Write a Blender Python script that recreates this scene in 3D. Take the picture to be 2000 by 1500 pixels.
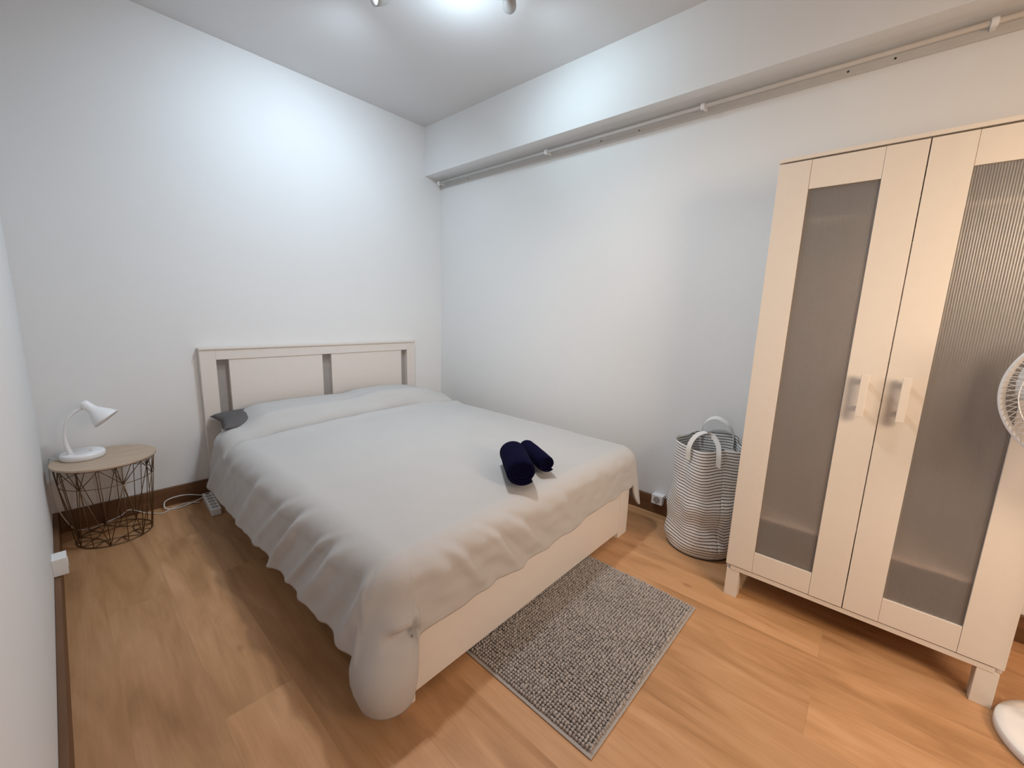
import bpy, bmesh, math, random
import numpy as np
from mathutils import Vector, Matrix, noise
from math import sin, cos, pi, radians, sqrt

for o in list(bpy.data.objects):
    bpy.data.objects.remove(o)
SC = bpy.context.scene
COL = SC.collection
random.seed(7)

# ------------------------------------------------------------------ camera
cam = bpy.data.cameras.new('camera')
co = bpy.data.objects.new('camera', cam)
COL.objects.link(co)
F_PX = 799.01
cam.sensor_fit = 'HORIZONTAL'
cam.sensor_width = 36.0
cam.lens = F_PX / 2000 * 36.0
cam.clip_start = 0.01
AX, AY, AZ = 1.3964674, 0.03257067, -0.84401628
co.matrix_world = (Matrix.Translation((0.10375, -3.06454, 1.21681)) @ Matrix.Rotation(AZ, 4, 'Z')
                   @ Matrix.Rotation(AX, 4, 'X') @ Matrix.Rotation(AY, 4, 'Z'))
SC.camera = co

# ------------------------------------------------------------------ world, exposure, lights
w = bpy.data.worlds.new('world')
SC.world = w
w.use_nodes = True
w.node_tree.nodes['Background'].inputs[0].default_value = (0.8, 0.85, 1, 1)
w.node_tree.nodes['Background'].inputs[1].default_value = 0.05
SC.view_settings.view_transform = 'Standard'
SC.view_settings.look = 'None'
SC.view_settings.exposure = 0.0
SC.view_settings.gamma = 1.0
SC.view_settings.use_curve_mapping = False

COOL = (0.70, 0.86, 1.0)
WARM = (1.0, 0.56, 0.27)


def light(name, kind, loc, power, color, target=None, **kw):
    l = bpy.data.lights.new(name, kind)
    l.energy = power
    l.color = color
    for k, v in kw.items():
        setattr(l, k, v)
    o = bpy.data.objects.new(name, l)
    o.location = loc
    if target is not None:
        o.rotation_euler = (Vector(target) - Vector(loc)).to_track_quat('-Z', 'Y').to_euler()
    COL.objects.link(o)
    return o


# ceiling spots of the room (geometry of the fixture further down)
HEADS = [((1.300, -1.085, 2.655), (0.55, -1.05, 2.30)),
         ((1.700, -1.55, 2.645), (2.4, -0.95, 2.78)),
         ((1.40, -1.62, 2.60), (1.3, -2.6, 1.9))]
light('spot_lamp_a', 'SPOT', (1.27, -1.05, 2.61), 50, (0.69, 0.86, 1.0), (1.4, 0, 1.45), spot_size=radians(150), spot_blend=1.0, shadow_soft_size=0.05)
light('spot_lamp_b', 'SPOT', (1.76, -1.555, 2.61), 11.5, (0.65, 0.88, 1.0), (2.4, -1.7, 1.9), spot_size=radians(165), spot_blend=1.0, shadow_soft_size=0.05)
light('spot_lamp_c', 'SPOT', (1.39, -1.66, 2.56), 74, (0.93, 0.965, 1.0), (1.1, -2.0, 1.0), spot_size=radians(170), spot_blend=1.0, shadow_soft_size=0.06)
light('ceiling_glow', 'POINT', (1.56, -1.36, 2.48), 3.9, (0.69, 0.87, 1.0), shadow_soft_size=0.05)
# warm lamp out of view that rakes the wardrobe, then two added fills
light('warm_lamp', 'SPOT', (1.00, -3.85, 1.60), 50, (1.0, 0.78, 0.55), (2.05, -3.25, 1.15), spot_size=radians(135), spot_blend=1.0, shadow_soft_size=0.22)
light('warm_fill_a', 'SPOT', (1.0, -4.6, 1.5), 105, (1.0, 0.83, 0.68), (1.7, -2.6, 0.2), spot_size=radians(90), spot_blend=1.0, shadow_soft_size=0.3)  # added warm fill for footboard and floor, no such lamp in view
light('warm_fill_b', 'POINT', (1.9, -4.4, 1.5), 10, (1.0, 0.50, 0.20), shadow_soft_size=0.2)  # added orange fill light without a fixture

# ------------------------------------------------------------------ node helpers
def mat(name, color=(0.8, 0.8, 0.8), rough=0.5, metal=0.0, spec=0.5, noise_amt=0.04, noise_scale=30.0, bump=0.0, bump_scale=80.0):
    m = bpy.data.materials.new(name)
    m.use_nodes = True
    nt = m.node_tree
    b = nt.nodes['Principled BSDF']
    b.inputs['Roughness'].default_value = rough
    b.inputs['Metallic'].default_value = metal
    b.inputs['Specular IOR Level'].default_value = spec
    tc = nt.nodes.new('ShaderNodeTexCoord')
    n = nt.nodes.new('ShaderNodeTexNoise')
    n.inputs['Scale'].default_value = noise_scale
    n.inputs['Detail'].default_value = 4
    nt.links.new(tc.outputs['Object'], n.inputs['Vector'])
    r = nt.nodes.new('ShaderNodeValToRGB')
    r.color_ramp.elements[0].position = 0.3
    r.color_ramp.elements[1].position = 0.7
    r.color_ramp.elements[0].color = tuple(c * (1 - noise_amt) for c in color) + (1,)
    r.color_ramp.elements[1].color = tuple(min(1, c * (1 + noise_amt)) for c in color) + (1,)
    nt.links.new(n.outputs['Fac'], r.inputs['Fac'])
    nt.links.new(r.outputs['Color'], b.inputs['Base Color'])
    if bump > 0:
        n2 = nt.nodes.new('ShaderNodeTexNoise')
        n2.inputs['Scale'].default_value = bump_scale
        n2.inputs['Detail'].default_value = 5
        nt.links.new(tc.outputs['Object'], n2.inputs['Vector'])
        bp = nt.nodes.new('ShaderNodeBump')
        bp.inputs['Strength'].default_value = bump
        bp.inputs['Distance'].default_value = 0.002
        nt.links.new(n2.outputs['Fac'], bp.inputs['Height'])
        nt.links.new(bp.outputs['Normal'], b.inputs['Normal'])
    return m


M_WALL = mat('wall_paint', (0.80, 0.80, 0.80), 0.75, spec=0.2, noise_amt=0.008, noise_scale=3, bump=0.15, bump_scale=140)
M_CEIL = mat('ceiling_paint', (0.72, 0.71, 0.71), 0.8, spec=0.2, noise_amt=0.008, noise_scale=3, bump=0.1)
M_WHITE = mat('white_lacquer', (0.67, 0.60, 0.525), 0.38, noise_amt=0.01)
M_BED = mat('bed_lacquer', (0.75, 0.69, 0.64), 0.4, noise_amt=0.01)
M_PLASTIC = mat('white_plastic', (0.82, 0.82, 0.82), 0.35, noise_amt=0.01)
M_LAMP = mat('lamp_enamel', (0.85, 0.86, 0.88), 0.3, noise_amt=0.01)
M_DARK = mat('dark_slot', (0.02, 0.018, 0.016), 0.7)
M_GREY = mat('grey_plastic', (0.42, 0.40, 0.38), 0.5)
M_SLOT_SHADE = mat('slot_shade_grey', (0.36, 0.335, 0.32), 0.7)  # grey that paints in the shade of the headboard slots
M_DUVET = mat('duvet_cotton', (0.50, 0.485, 0.475), 0.85, spec=0.15, noise_amt=0.015, noise_scale=6, bump=0.25, bump_scale=500)
M_PILLOW = mat('pillow_cotton', (0.13, 0.12, 0.12), 0.9, spec=0.1, noise_amt=0.03, bump=0.2, bump_scale=400)
M_MATTRESS = mat('mattress_fabric', (0.7, 0.69, 0.67), 0.9, bump=0.3)
M_TOWEL = mat('navy_terry', (0.0045, 0.004, 0.022), 1.0, spec=0.05, noise_amt=0.35, noise_scale=250, bump=0.9, bump_scale=600)
M_RUG = mat('rug_chenille', (0.36, 0.325, 0.305), 0.65, spec=0.4, noise_amt=0.22, noise_scale=60)
M_RUGB = mat('rug_backing', (0.36, 0.325, 0.30), 0.9, noise_amt=0.1, noise_scale=200)
M_WIRE = mat('bronze_wire', (0.16, 0.095, 0.05), 0.45, metal=0.6, noise_amt=0.1)
M_STRAP = mat('cotton_strap', (0.74, 0.73, 0.71), 0.9, noise_amt=0.03, noise_scale=300, bump=0.4, bump_scale=400)
M_FAN = mat('fan_plastic', (0.80, 0.79, 0.78), 0.35, noise_amt=0.01)
M_BLADE = mat('fan_blade_plastic', (0.7, 0.7, 0.7), 0.3, noise_amt=0.01)
M_ROD = mat('rod_enamel', (0.60, 0.585, 0.57), 0.45, noise_amt=0.02)


def mat_emit(name, color, strength):
    m = bpy.data.materials.new(name)
    m.use_nodes = True
    b = m.node_tree.nodes['Principled BSDF']
    b.inputs['Base Color'].default_value = (0.9, 0.9, 0.9, 1)
    b.inputs['Emission Color'].default_value = tuple(color) + (1,)
    b.inputs['Emission Strength'].default_value = strength
    return m


M_BULB = mat_emit('lit_bulb', COOL, 4)


def mat_floor():
    m = bpy.data.materials.new('oak_laminate')
    m.use_nodes = True
    nt = m.node_tree
    L = nt.links.new
    b = nt.nodes['Principled BSDF']
    tc = nt.nodes.new('ShaderNodeTexCoord')
    mp = nt.nodes.new('ShaderNodeMapping')
    mp.inputs['Rotation'].default_value = (0, 0, radians(90))
    mp.inputs['Location'].default_value = (0.31, 0.065, 0)
    L(tc.outputs['Object'], mp.inputs['Vector'])
    br = nt.nodes.new('ShaderNodeTexBrick')
    br.inputs['Scale'].default_value = 1.0
    br.inputs['Mortar Size'].default_value = 0.0008
    br.inputs['Mortar Smooth'].default_value = 0.4
    br.inputs['Brick Width'].default_value = 1.28
    br.inputs['Row Height'].default_value = 0.192
    br.offset = 0.37
    br.inputs['Color1'].default_value = (0, 0, 0, 1)
    br.inputs['Color2'].default_value = (1, 1, 1, 1)
    br.inputs['Mortar'].default_value = (0.5, 0.5, 0.5, 1)
    L(mp.outputs['Vector'], br.inputs['Vector'])
    # per-plank shift of the grain
    off = nt.nodes.new('ShaderNodeVectorMath')
    off.operation = 'MULTIPLY_ADD'
    L(br.outputs['Color'], off.inputs[0])
    off.inputs[1].default_value = (7.3, 3.1, 5.7)
    L(tc.outputs['Object'], off.inputs[2])
    mg = nt.nodes.new('ShaderNodeMapping')
    mg.inputs['Scale'].default_value = (6.5, 1.2, 1)
    L(off.outputs[0], mg.inputs['Vector'])
    n1 = nt.nodes.new('ShaderNodeTexNoise')
    n1.inputs['Scale'].default_value = 1.6
    n1.inputs['Detail'].default_value = 6
    n1.inputs['Distortion'].default_value = 0.8
    L(mg.outputs['Vector'], n1.inputs['Vector'])
    mg2 = nt.nodes.new('ShaderNodeMapping')
    mg2.inputs['Scale'].default_value = (60.0, 3.0, 1)
    L(off.outputs[0], mg2.inputs['Vector'])
    n2 = nt.nodes.new('ShaderNodeTexNoise')
    n2.inputs['Scale'].default_value = 2.0
    n2.inputs['Detail'].default_value = 5
    L(mg2.outputs['Vector'], n2.inputs['Vector'])
    ramp = nt.nodes.new('ShaderNodeValToRGB')
    e = ramp.color_ramp.elements
    e[0].position, e[0].color = 0.28, (0.34, 0.173, 0.072, 1)
    e[1].position, e[1].color = 0.72, (0.565, 0.322, 0.170, 1)
    e2 = e.new(0.5)
    e2.color = (0.48, 0.258, 0.121, 1)
    L(n1.outputs['Fac'], ramp.inputs['Fac'])
    fine = nt.nodes.new('ShaderNodeMixRGB')
    fine.blend_type = 'OVERLAY'
    fine.inputs['Fac'].default_value = 0.16
    L(ramp.outputs['Color'], fine.inputs['Color1'])
    L(n2.outputs['Fac'], fine.inputs['Color2'])
    # plank to plank tone
    tone = nt.nodes.new('ShaderNodeMapRange')
    tone.inputs['To Min'].default_value = 0.90
    tone.inputs['To Max'].default_value = 1.08
    L(br.outputs['Color'], tone.inputs['Value'])
    mul = nt.nodes.new('ShaderNodeMixRGB')
    mul.blend_type = 'MULTIPLY'
    mul.inputs['Fac'].default_value = 1
    L(fine.outputs['Color'], mul.inputs['Color1'])
    L(tone.outputs['Result'], mul.inputs['Color2'])
    # knots
    mk = nt.nodes.new('ShaderNodeMapping')
    mk.inputs['Scale'].default_value = (4.2, 2.2, 1)
    L(off.outputs[0], mk.inputs['Vector'])
    vo = nt.nodes.new('ShaderNodeTexVoronoi')
    vo.inputs['Scale'].default_value = 1.0
    L(mk.outputs['Vector'], vo.inputs['Vector'])
    kr = nt.nodes.new('ShaderNodeValToRGB')
    kr.color_ramp.elements[0].position = 0.018
    kr.color_ramp.elements[0].color = (0.42, 0.34, 0.28, 1)
    kr.color_ramp.elements[1].position = 0.07
    kr.color_ramp.elements[1].color = (1, 1, 1, 1)
    L(vo.outputs['Distance'], kr.inputs['Fac'])
    mul2 = nt.nodes.new('ShaderNodeMixRGB')
    mul2.blend_type = 'MULTIPLY'
    mul2.inputs['Fac'].default_value = 0.75
    L(mul.outputs['Color'], mul2.inputs['Color1'])
    L(kr.outputs['Color'], mul2.inputs['Color2'])
    # thin joints
    jm = nt.nodes.new('ShaderNodeMixRGB')
    jm.inputs['Color2'].default_value = (0.23, 0.14, 0.08, 1)
    jf = nt.nodes.new('ShaderNodeMath')
    jf.operation = 'MULTIPLY'
    jf.inputs[1].default_value = 0.32
    L(br.outputs['Fac'], jf.inputs[0])
    L(jf.outputs[0], jm.inputs['Fac'])
    L(mul2.outputs['Color'], jm.inputs['Color1'])
    L(jm.outputs['Color'], b.inputs['Base Color'])
    b.inputs['Roughness'].default_value = 0.42
    b.inputs['Specular IOR Level'].default_value = 0.35
    return m


def mat_wood(name, c1, c2, scale=(2, 30, 30), rough=0.5):
    m = bpy.data.materials.new(name)
    m.use_nodes = True
    nt = m.node_tree
    L = nt.links.new
    b = nt.nodes['Principled BSDF']
    tc = nt.nodes.new('ShaderNodeTexCoord')
    mp = nt.nodes.new('ShaderNodeMapping')
    mp.inputs['Scale'].default_value = scale
    L(tc.outputs['Object'], mp.inputs['Vector'])
    n = nt.nodes.new('ShaderNodeTexNoise')
    n.inputs['Scale'].default_value = 2
    n.inputs['Detail'].default_value = 6
    L(mp.outputs['Vector'], n.inputs['Vector'])
    r = nt.nodes.new('ShaderNodeValToRGB')
    r.color_ramp.elements[0].position = 0.3
    r.color_ramp.elements[1].position = 0.7
    r.color_ramp.elements[0].color = tuple(c1) + (1,)
    r.color_ramp.elements[1].color = tuple(c2) + (1,)
    L(n.outputs['Fac'], r.inputs['Fac'])
    L(r.outputs['Color'], b.inputs['Base Color'])
    b.inputs['Roughness'].default_value = rough
    return m


def mat_pane():
    m = bpy.data.materials.new('ribbed_frosted_plastic')
    m.use_nodes = True
    nt = m.node_tree
    L = nt.links.new
    nt.nodes.remove(nt.nodes['Principled BSDF'])
    out = nt.nodes['Material Output']
    tc = nt.nodes.new('ShaderNodeTexCoord')
    wv = nt.nodes.new('ShaderNodeTexWave')
    wv.wave_type = 'BANDS'
    wv.bands_direction = 'Y'
    wv.inputs['Scale'].default_value = 52
    L(tc.outputs['Object'], wv.inputs['Vector'])
    bp = nt.nodes.new('ShaderNodeBump')
    bp.inputs['Strength'].default_value = 0.24
    bp.inputs['Distance'].default_value = 0.002
    L(wv.outputs['Fac'], bp.inputs['Height'])
    rf = nt.nodes.new('ShaderNodeBsdfRefraction')
    rf.inputs['Color'].default_value = (0.93, 0.91, 0.90, 1)
    rf.inputs['Roughness'].default_value = 0.26
    rf.inputs['IOR'].default_value = 1.12
    L(bp.outputs['Normal'], rf.inputs['Normal'])
    df = nt.nodes.new('ShaderNodeBsdfDiffuse')
    df.inputs['Color'].default_value = (0.60, 0.58, 0.565, 1)
    L(bp.outputs['Normal'], df.inputs['Normal'])
    gl = nt.nodes.new('ShaderNodeBsdfGlossy')
    gl.inputs['Color'].default_value = (0.8, 0.8, 0.8, 1)
    gl.inputs['Roughness'].default_value = 0.35
    L(bp.outputs['Normal'], gl.inputs['Normal'])
    m1 = nt.nodes.new('ShaderNodeMixShader')
    m1.inputs['Fac'].default_value = 0.30
    tr = nt.nodes.new('ShaderNodeBsdfTranslucent')
    tr.inputs['Color'].default_value = (0.75, 0.73, 0.71, 1)
    m0 = nt.nodes.new('ShaderNodeMixShader')
    m0.inputs['Fac'].default_value = 0.5
    L(df.outputs[0], m0.inputs[1])
    L(tr.outputs[0], m0.inputs[2])
    L(rf.outputs[0], m1.inputs[1])
    L(m0.outputs[0], m1.inputs[2])
    m2 = nt.nodes.new('ShaderNodeMixShader')
    m2.inputs['Fac'].default_value = 0.06
    L(m1.outputs[0], m2.inputs[1])
    L(gl.outputs[0], m2.inputs[2])
    L(m2.outputs[0], out.inputs['Surface'])
    return m


def mat_stripes():
    m = bpy.data.materials.new('striped_canvas')
    m.use_nodes = True
    nt = m.node_tree
    L = nt.links.new
    b = nt.nodes['Principled BSDF']
    uv = nt.nodes.new('ShaderNodeUVMap')
    uv.uv_map = 'UVMap'
    sp = nt.nodes.new('ShaderNodeSeparateXYZ')
    L(uv.outputs['UV'], sp.inputs[0])
    n = nt.nodes.new('ShaderNodeTexNoise')
    n.inputs['Scale'].default_value = 40
    n.inputs['Detail'].default_value = 3
    L(uv.outputs['UV'], n.inputs['Vector'])
    ad = nt.nodes.new('ShaderNodeMath')
    ad.operation = 'MULTIPLY_ADD'
    L(n.outputs['Fac'], ad.inputs[0])
    ad.inputs[1].default_value = 0.16
    L(sp.outputs['Y'], ad.inputs[2])
    fr = nt.nodes.new('ShaderNodeMath')
    fr.operation = 'FRACT'
    L(ad.outputs[0], fr.inputs[0])
    r = nt.nodes.new('ShaderNodeValToRGB')
    r.color_ramp.interpolation = 'LINEAR'
    e = r.color_ramp.elements
    e[0].position, e[0].color = 0.0, (0.80, 0.79, 0.78, 1)
    e[1].position, e[1].color = 1.0, (0.80, 0.79, 0.78, 1)
    for p, c in ((0.365, (0.80, 0.79, 0.78, 1)), (0.40, (0.012, 0.010, 0.010, 1)), (0.625, (0.012, 0.010, 0.010, 1)), (0.66, (0.80, 0.79, 0.78, 1))):
        x = e.new(p)
        x.color = c
    L(fr.outputs[0], r.inputs['Fac'])
    L(r.outputs['Color'], b.inputs['Base Color'])
    b.inputs['Roughness'].default_value = 0.85
    b.inputs['Specular IOR Level'].default_value = 0.15
    return m


M_FLOOR = mat_floor()
M_BASE = mat_wood('stained_baseboard', (0.11, 0.048, 0.018), (0.18, 0.085, 0.036), scale=(1, 1, 30))
M_OAK = mat_wood('oak_veneer', (0.46, 0.345, 0.25), (0.54, 0.41, 0.305), scale=(3, 20, 20))
M_PANE = mat_pane()
M_STRIPE = mat_stripes()

# ------------------------------------------------------------------ mesh helpers
def newobj(name, bm, m, parent=None, smooth=False, bevel=0.0, bseg=2, mats=None):
    me = bpy.data.meshes.new(name)
    bm.normal_update()
    bm.to_mesh(me)
    bm.free()
    for mm in (mats or [m]):
        me.materials.append(mm)
    if smooth:
        for p in me.polygons:
            p.use_smooth = True
    o = bpy.data.objects.new(name, me)
    COL.objects.link(o)
    if parent is not None:
        o.parent = parent
    if bevel > 0:
        md = o.modifiers.new('bevel', 'BEVEL')
        md.width = bevel
        md.segments = bseg
        md.limit_method = 'ANGLE'
        md.angle_limit = radians(40)
        wn = o.modifiers.new('wn', 'WEIGHTED_NORMAL')
        for p in me.polygons:
            p.use_smooth = True
    return o


def tag(o, label, cat, group=None):
    o['label'] = label
    o['category'] = cat
    if group:
        o['group'] = group
    return o


def thing(name, label, cat, loc=(0, 0, 0), group=None, rotz=0.0):
    o = bpy.data.objects.new(name, None)
    o.empty_display_size = 0.05
    o.location = loc
    o.rotation_euler = (0, 0, rotz)
    COL.objects.link(o)
    return tag(o, label, cat, group)


def struct(o):
    o['kind'] = 'structure'
    return o


def box(bm, x0, x1, y0, y1, z0, z1):
    vs = [bm.verts.new((x, y, z)) for x in (x0, x1) for y in (y0, y1) for z in (z0, z1)]
    for f in ((0, 1, 3, 2), (4, 6, 7, 5), (0, 4, 5, 1), (2, 3, 7, 6), (0, 2, 6, 4), (1, 5, 7, 3)):
        bm.faces.new([vs[i] for i in f])
    return bm


def boxes(*bs):
    bm = bmesh.new()
    for b in bs:
        box(bm, *b)
    bmesh.ops.recalc_face_normals(bm, faces=bm.faces)
    return bm


def tube(bm, pts, r, seg=8, caps=True, closed=False, flat=None):
    """round tube along points; flat=(a,b,axis) for straps"""
    pts = [Vector(p) for p in pts]
    n = len(pts)
    rings = []
    up = Vector((0, 0, 1))
    prev = None
    for i, p in enumerate(pts):
        if closed:
            t = (pts[(i + 1) % n] - pts[i - 1]).normalized()
        else:
            t = (pts[min(i + 1, n - 1)] - pts[max(i - 1, 0)]).normalized()
        if prev is None:
            a = t.cross(up)
            if a.length < 1e-3:
                a = t.cross(Vector((1, 0, 0)))
        else:
            a = prev - t * prev.dot(t)
        a.normalize()
        prev = a.copy()
        b = t.cross(a)
        rr = r[i] if isinstance(r, (list, tuple)) else r
        rings.append([bm.verts.new(p + a * (rr * cos(2 * pi * k / seg)) + b * (rr * sin(2 * pi * k / seg))) for k in range(seg)])
    m = n if closed else n - 1
    for i in range(m):
        A, B = rings[i], rings[(i + 1) % n]
        for k in range(seg):
            bm.faces.new((A[k], A[(k + 1) % seg], B[(k + 1) % seg], B[k]))
    if caps and not closed:
        bm.faces.new(rings[0][::-1])
        bm.faces.new(rings[-1])
    return bm


def lathe(bm, prof, seg=48, M=None, cap0=False, cap1=False):
    """profile [(r,z)...] around z, transformed by M"""
    M = M or Matrix.Identity(4)
    rings = []
    for r, z in prof:
        rings.append([bm.verts.new(M @ Vector((r * cos(2 * pi * k / seg), r * sin(2 * pi * k / seg), z))) for k in range(seg)])
    for A, B in zip(rings, rings[1:]):
        for k in range(seg):
            bm.faces.new((A[k], A[(k + 1) % seg], B[(k + 1) % seg], B[k]))
    if cap0:
        bm.faces.new(rings[0][::-1])
    if cap1:
        bm.faces.new(rings[-1])
    return bm


def sm(a, b, x):  # smooth step (also falling when a > b)
    t = max(0.0, min(1.0, (x - a) / (b - a)))
    return t * t * (3 - 2 * t)


def bez(pts, n=40):
    """Catmull-Rom through points"""
    P = [Vector(p) for p in pts]
    P = [P[0] * 2 - P[1]] + P + [P[-1] * 2 - P[-2]]
    out = []
    seg = len(P) - 3
    for i in range(seg):
        k = max(2, n // seg)
        for j in range(k):
            t = j / k
            a, b, c, d = P[i:i + 4]
            out.append(0.5 * ((2 * b) + (c - a) * t + (2 * a - 5 * b + 4 * c - d) * t * t + (3 * b - a - 3 * c + d) * t ** 3))
    out.append(P[-2])
    return out


# ------------------------------------------------------------------ room shell
W, H, YF = 2.5293, 2.706, -5.40
BX, BZ = 2.3566, 2.3265
struct(newobj('floor', boxes((-0.1, W + 0.1, YF - 0.1, 0.1, -0.1, 0.0)), M_FLOOR))
struct(newobj('ceiling', boxes((-0.1, W + 0.1, YF - 0.1, 0.1, H, H + 0.1)), M_CEIL))
struct(newobj('wall_back', boxes((-0.1, W + 0.1, 0.0, 0.1, 0.0, H)), M_WALL))
struct(newobj('wall_left', boxes((-0.1, 0.0, YF, 0.0, 0.0, H)), M_WALL))
# right wall and the beam under the ceiling are one plastered body
bm = bmesh.new()
prof = [(W, 0), (W, BZ), (BX, BZ), (BX, H), (W + 0.1, H), (W + 0.1, 0)]
A = [bm.verts.new((x, 0.0, z)) for x, z in prof]
B = [bm.verts.new((x, YF, z)) for x, z in prof]
for i in range(6):
    j = (i + 1) % 6
    bm.faces.new((A[i], A[j], B[j], B[i]))
bm.faces.new(A[::-1])
bm.faces.new(B)
bmesh.ops.recalc_face_normals(bm, faces=bm.faces)
struct(newobj('wall_right', bm, M_WALL))
struct(newobj('wall_front', boxes((-0.1, W + 0.1, YF - 0.1, YF, 0.0, H)), M_WALL))
HB, TB = 0.1116, 0.019
struct(newobj('baseboard_left', boxes((0.0, TB, YF, 0.0, 0.0, HB)), M_BASE, bevel=0.003))
struct(newobj('baseboard_back', boxes((TB, W - TB, -TB, 0.0, 0.0, HB)), M_BASE, bevel=0.003))
struct(newobj('baseboard_right', boxes((W - TB, W, YF, 0.0, 0.0, HB)), M_BASE, bevel=0.003))

# ------------------------------------------------------------------ curtain rod under the beam
RX, RZ = 2.462, 2.287
rod = thing('curtain_rod', 'white curtain rod mounted on the right wall under the ceiling beam', 'curtain rod', (RX, -0.05, RZ))
def rel(o, p):
    return Vector(p) - o.location
bm = bmesh.new()
tube(bm, [(0, 0.0, 0), (0, -3.9, 0)], 0.0095, 12)
newobj('rod_tube', bm, M_ROD, rod, smooth=True)
bm = boxes((0.050, 0.067, 0.02, -3.9, -0.022, 0.012))
newobj('wall_rail', bm, M_ROD, rod, bevel=0.002)
for yy in (-0.006, -1.16, -2.17, -3.16):
    bm = boxes((-0.002, 0.052, yy - 0.008, yy + 0.008, -0.006, 0.006))
    lathe(bm, [(0.0, -0.010), (0.015, -0.010), (0.0165, 0), (0.015, 0.010), (0.0, 0.010)], 16, Matrix.Translation((0, yy, 0)) @ Matrix.Rotation(pi / 2, 4, 'X'))
    newobj('rod_bracket', bm, M_PLASTIC, rod, smooth=False, bevel=0.001)
for yy in (-0.32, -1.55, -1.80, -2.75, -2.90):
    bm = bmesh.new()
    lathe(bm, [(0.0, -0.002), (0.004, -0.002), (0.004, 0.001)], 10, Matrix.Translation((0.049, yy, -0.006)) @ Matrix.Rotation(-pi / 2, 4, 'Y'), cap1=True)
    newobj('screw', bm, M_DARK, rod)

# ------------------------------------------------------------------ ceiling spotlight fixture
fix = thing('ceiling_spotlight', 'grey spotlight bar with lit adjustable heads on the ceiling', 'ceiling lamp', (1.50, -1.32, H))
bm = bmesh.new()
tube(bm, [(-0.20, 0.22, -0.035), (0.21, -0.23, -0.035)], 0.011, 12)
tube(bm, [(0, 0, -0.035), (-0.10, -0.30, -0.035)], 0.011, 12)
newobj('bar', bm, M_GREY, fix, smooth=True)
bm = bmesh.new()
lathe(bm, [(0.0, 0), (0.055, 0), (0.055, -0.02), (0.045, -0.028), (0.0, -0.028)], 32)
newobj('ceiling_plate', bm, M_GREY, fix, smooth=False)


def head(pos, aim, r=0.033):
    d = (Vector(aim) - Vector(pos)).normalized()
    M = Matrix.Translation(Vector(pos) - fix.location) @ d.to_track_quat('Z', 'Y').to_matrix().to_4x4()
    bm = bmesh.new()
    lathe(bm, [(0.0, -0.055), (r * 0.45, -0.05), (r * 0.8, -0.035), (r * 0.97, -0.01), (r, 0.03), (r - 0.003, 0.03), (r * 0.93, -0.01), (r * 0.7, -0.035), (0.0, -0.045)], 32, M)
    h = newobj('spot_head', bm, M_GREY, fix, smooth=True)
    bm = bmesh.new()
    lathe(bm, [(0.0, 0.027), (r * 0.5, 0.022), (r * 0.85, 0.012), (r * 0.9, 0.0)], 32, M)
    newobj('bulb', bm, M_BULB, h, smooth=True)
    bm = bmesh.new()
    b0 = Vector(pos) - fix.location - d * 0.03
    tube(bm, [b0, Vector((b0.x, b0.y, -0.045))], 0.005, 8)
    newobj('swivel_arm', bm, M_GREY, h, smooth=True)


for p, a in HEADS:
    head(p, a)

# ------------------------------------------------------------------ bed
BX0, BX1 = 0.6727, 2.2027
bed = thing('double_bed', 'white wooden double bed with open-framed headboard against the back wall', 'bed', (0.6727, 0, 0))
def B_(*bs):
    return boxes(*[(x0 - 0.6727, x1 - 0.6727, y0, y1, z0, z1) for (x0, x1, y0, y1, z0, z1) in bs])
hb = newobj('headboard', B_((BX0, 0.755, -0.045, -0.003, 0.0, 0.931), (2.125, BX1, -0.045, -0.003, 0.0, 0.931),
                            (0.755, 2.125, -0.045, -0.003, 0.868, 0.931)), M_BED, bed, bevel=0.0015)
newobj('top_cap', B_((BX0 - 0.003, BX1 + 0.003, -0.052, -0.003, 0.931, 0.945)), M_BED, hb, bevel=0.002)
newobj('panel', B_((0.822, 1.404, -0.040, -0.004, 0.30, 0.8675)), M_BED, hb, bevel=0.001)
newobj('panel', B_((1.470, 2.070, -0.040, -0.004, 0.30, 0.8675)), M_BED, hb, bevel=0.001)
newobj('slot_shade_board', B_((0.755, 2.125, -0.0035, -0.0005, 0.30, 0.868)), M_SLOT_SHADE, hb)  # added behind the panels, its grey stands for shade in the slots
newobj('lower_board', B_((0.755, 2.125, -0.034, -0.024, 0.12, 0.32)), M_BED, hb, bevel=0.001)
fb = newobj('footboard', B_((0.73, 2.075, -2.128, -2.108, 0.027, 0.405)), M_BED, bed, bevel=0.0015)
for x0, x1 in ((0.69, 0.742), (2.072, 2.172)):
    newobj('foot_post', B_((x0, x1, -2.134, -2.100, 0.0, 0.410)), M_BED, fb, bevel=0.0015)
for x0 in (0.70, 2.148):
    newobj('side_rail', B_((x0, x0 + 0.02, -2.10, -0.045, 0.13, 0.36)), M_BED, bed, bevel=0.0015)
newobj('slat_base', B_(*[(0.73, 2.14, -0.14 - k * 0.14, -0.08 - k * 0.14, 0.27, 0.285) for k in range(14)]), M_OAK, bed)
mt = tag(newobj('mattress', boxes((0.735, 2.135, -2.085, -0.075, 0.292, 0.468)), M_MATTRESS, None, bevel=0.03, bseg=4),
         'thick pale mattress on the bed frame under the duvet', 'mattress')

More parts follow.
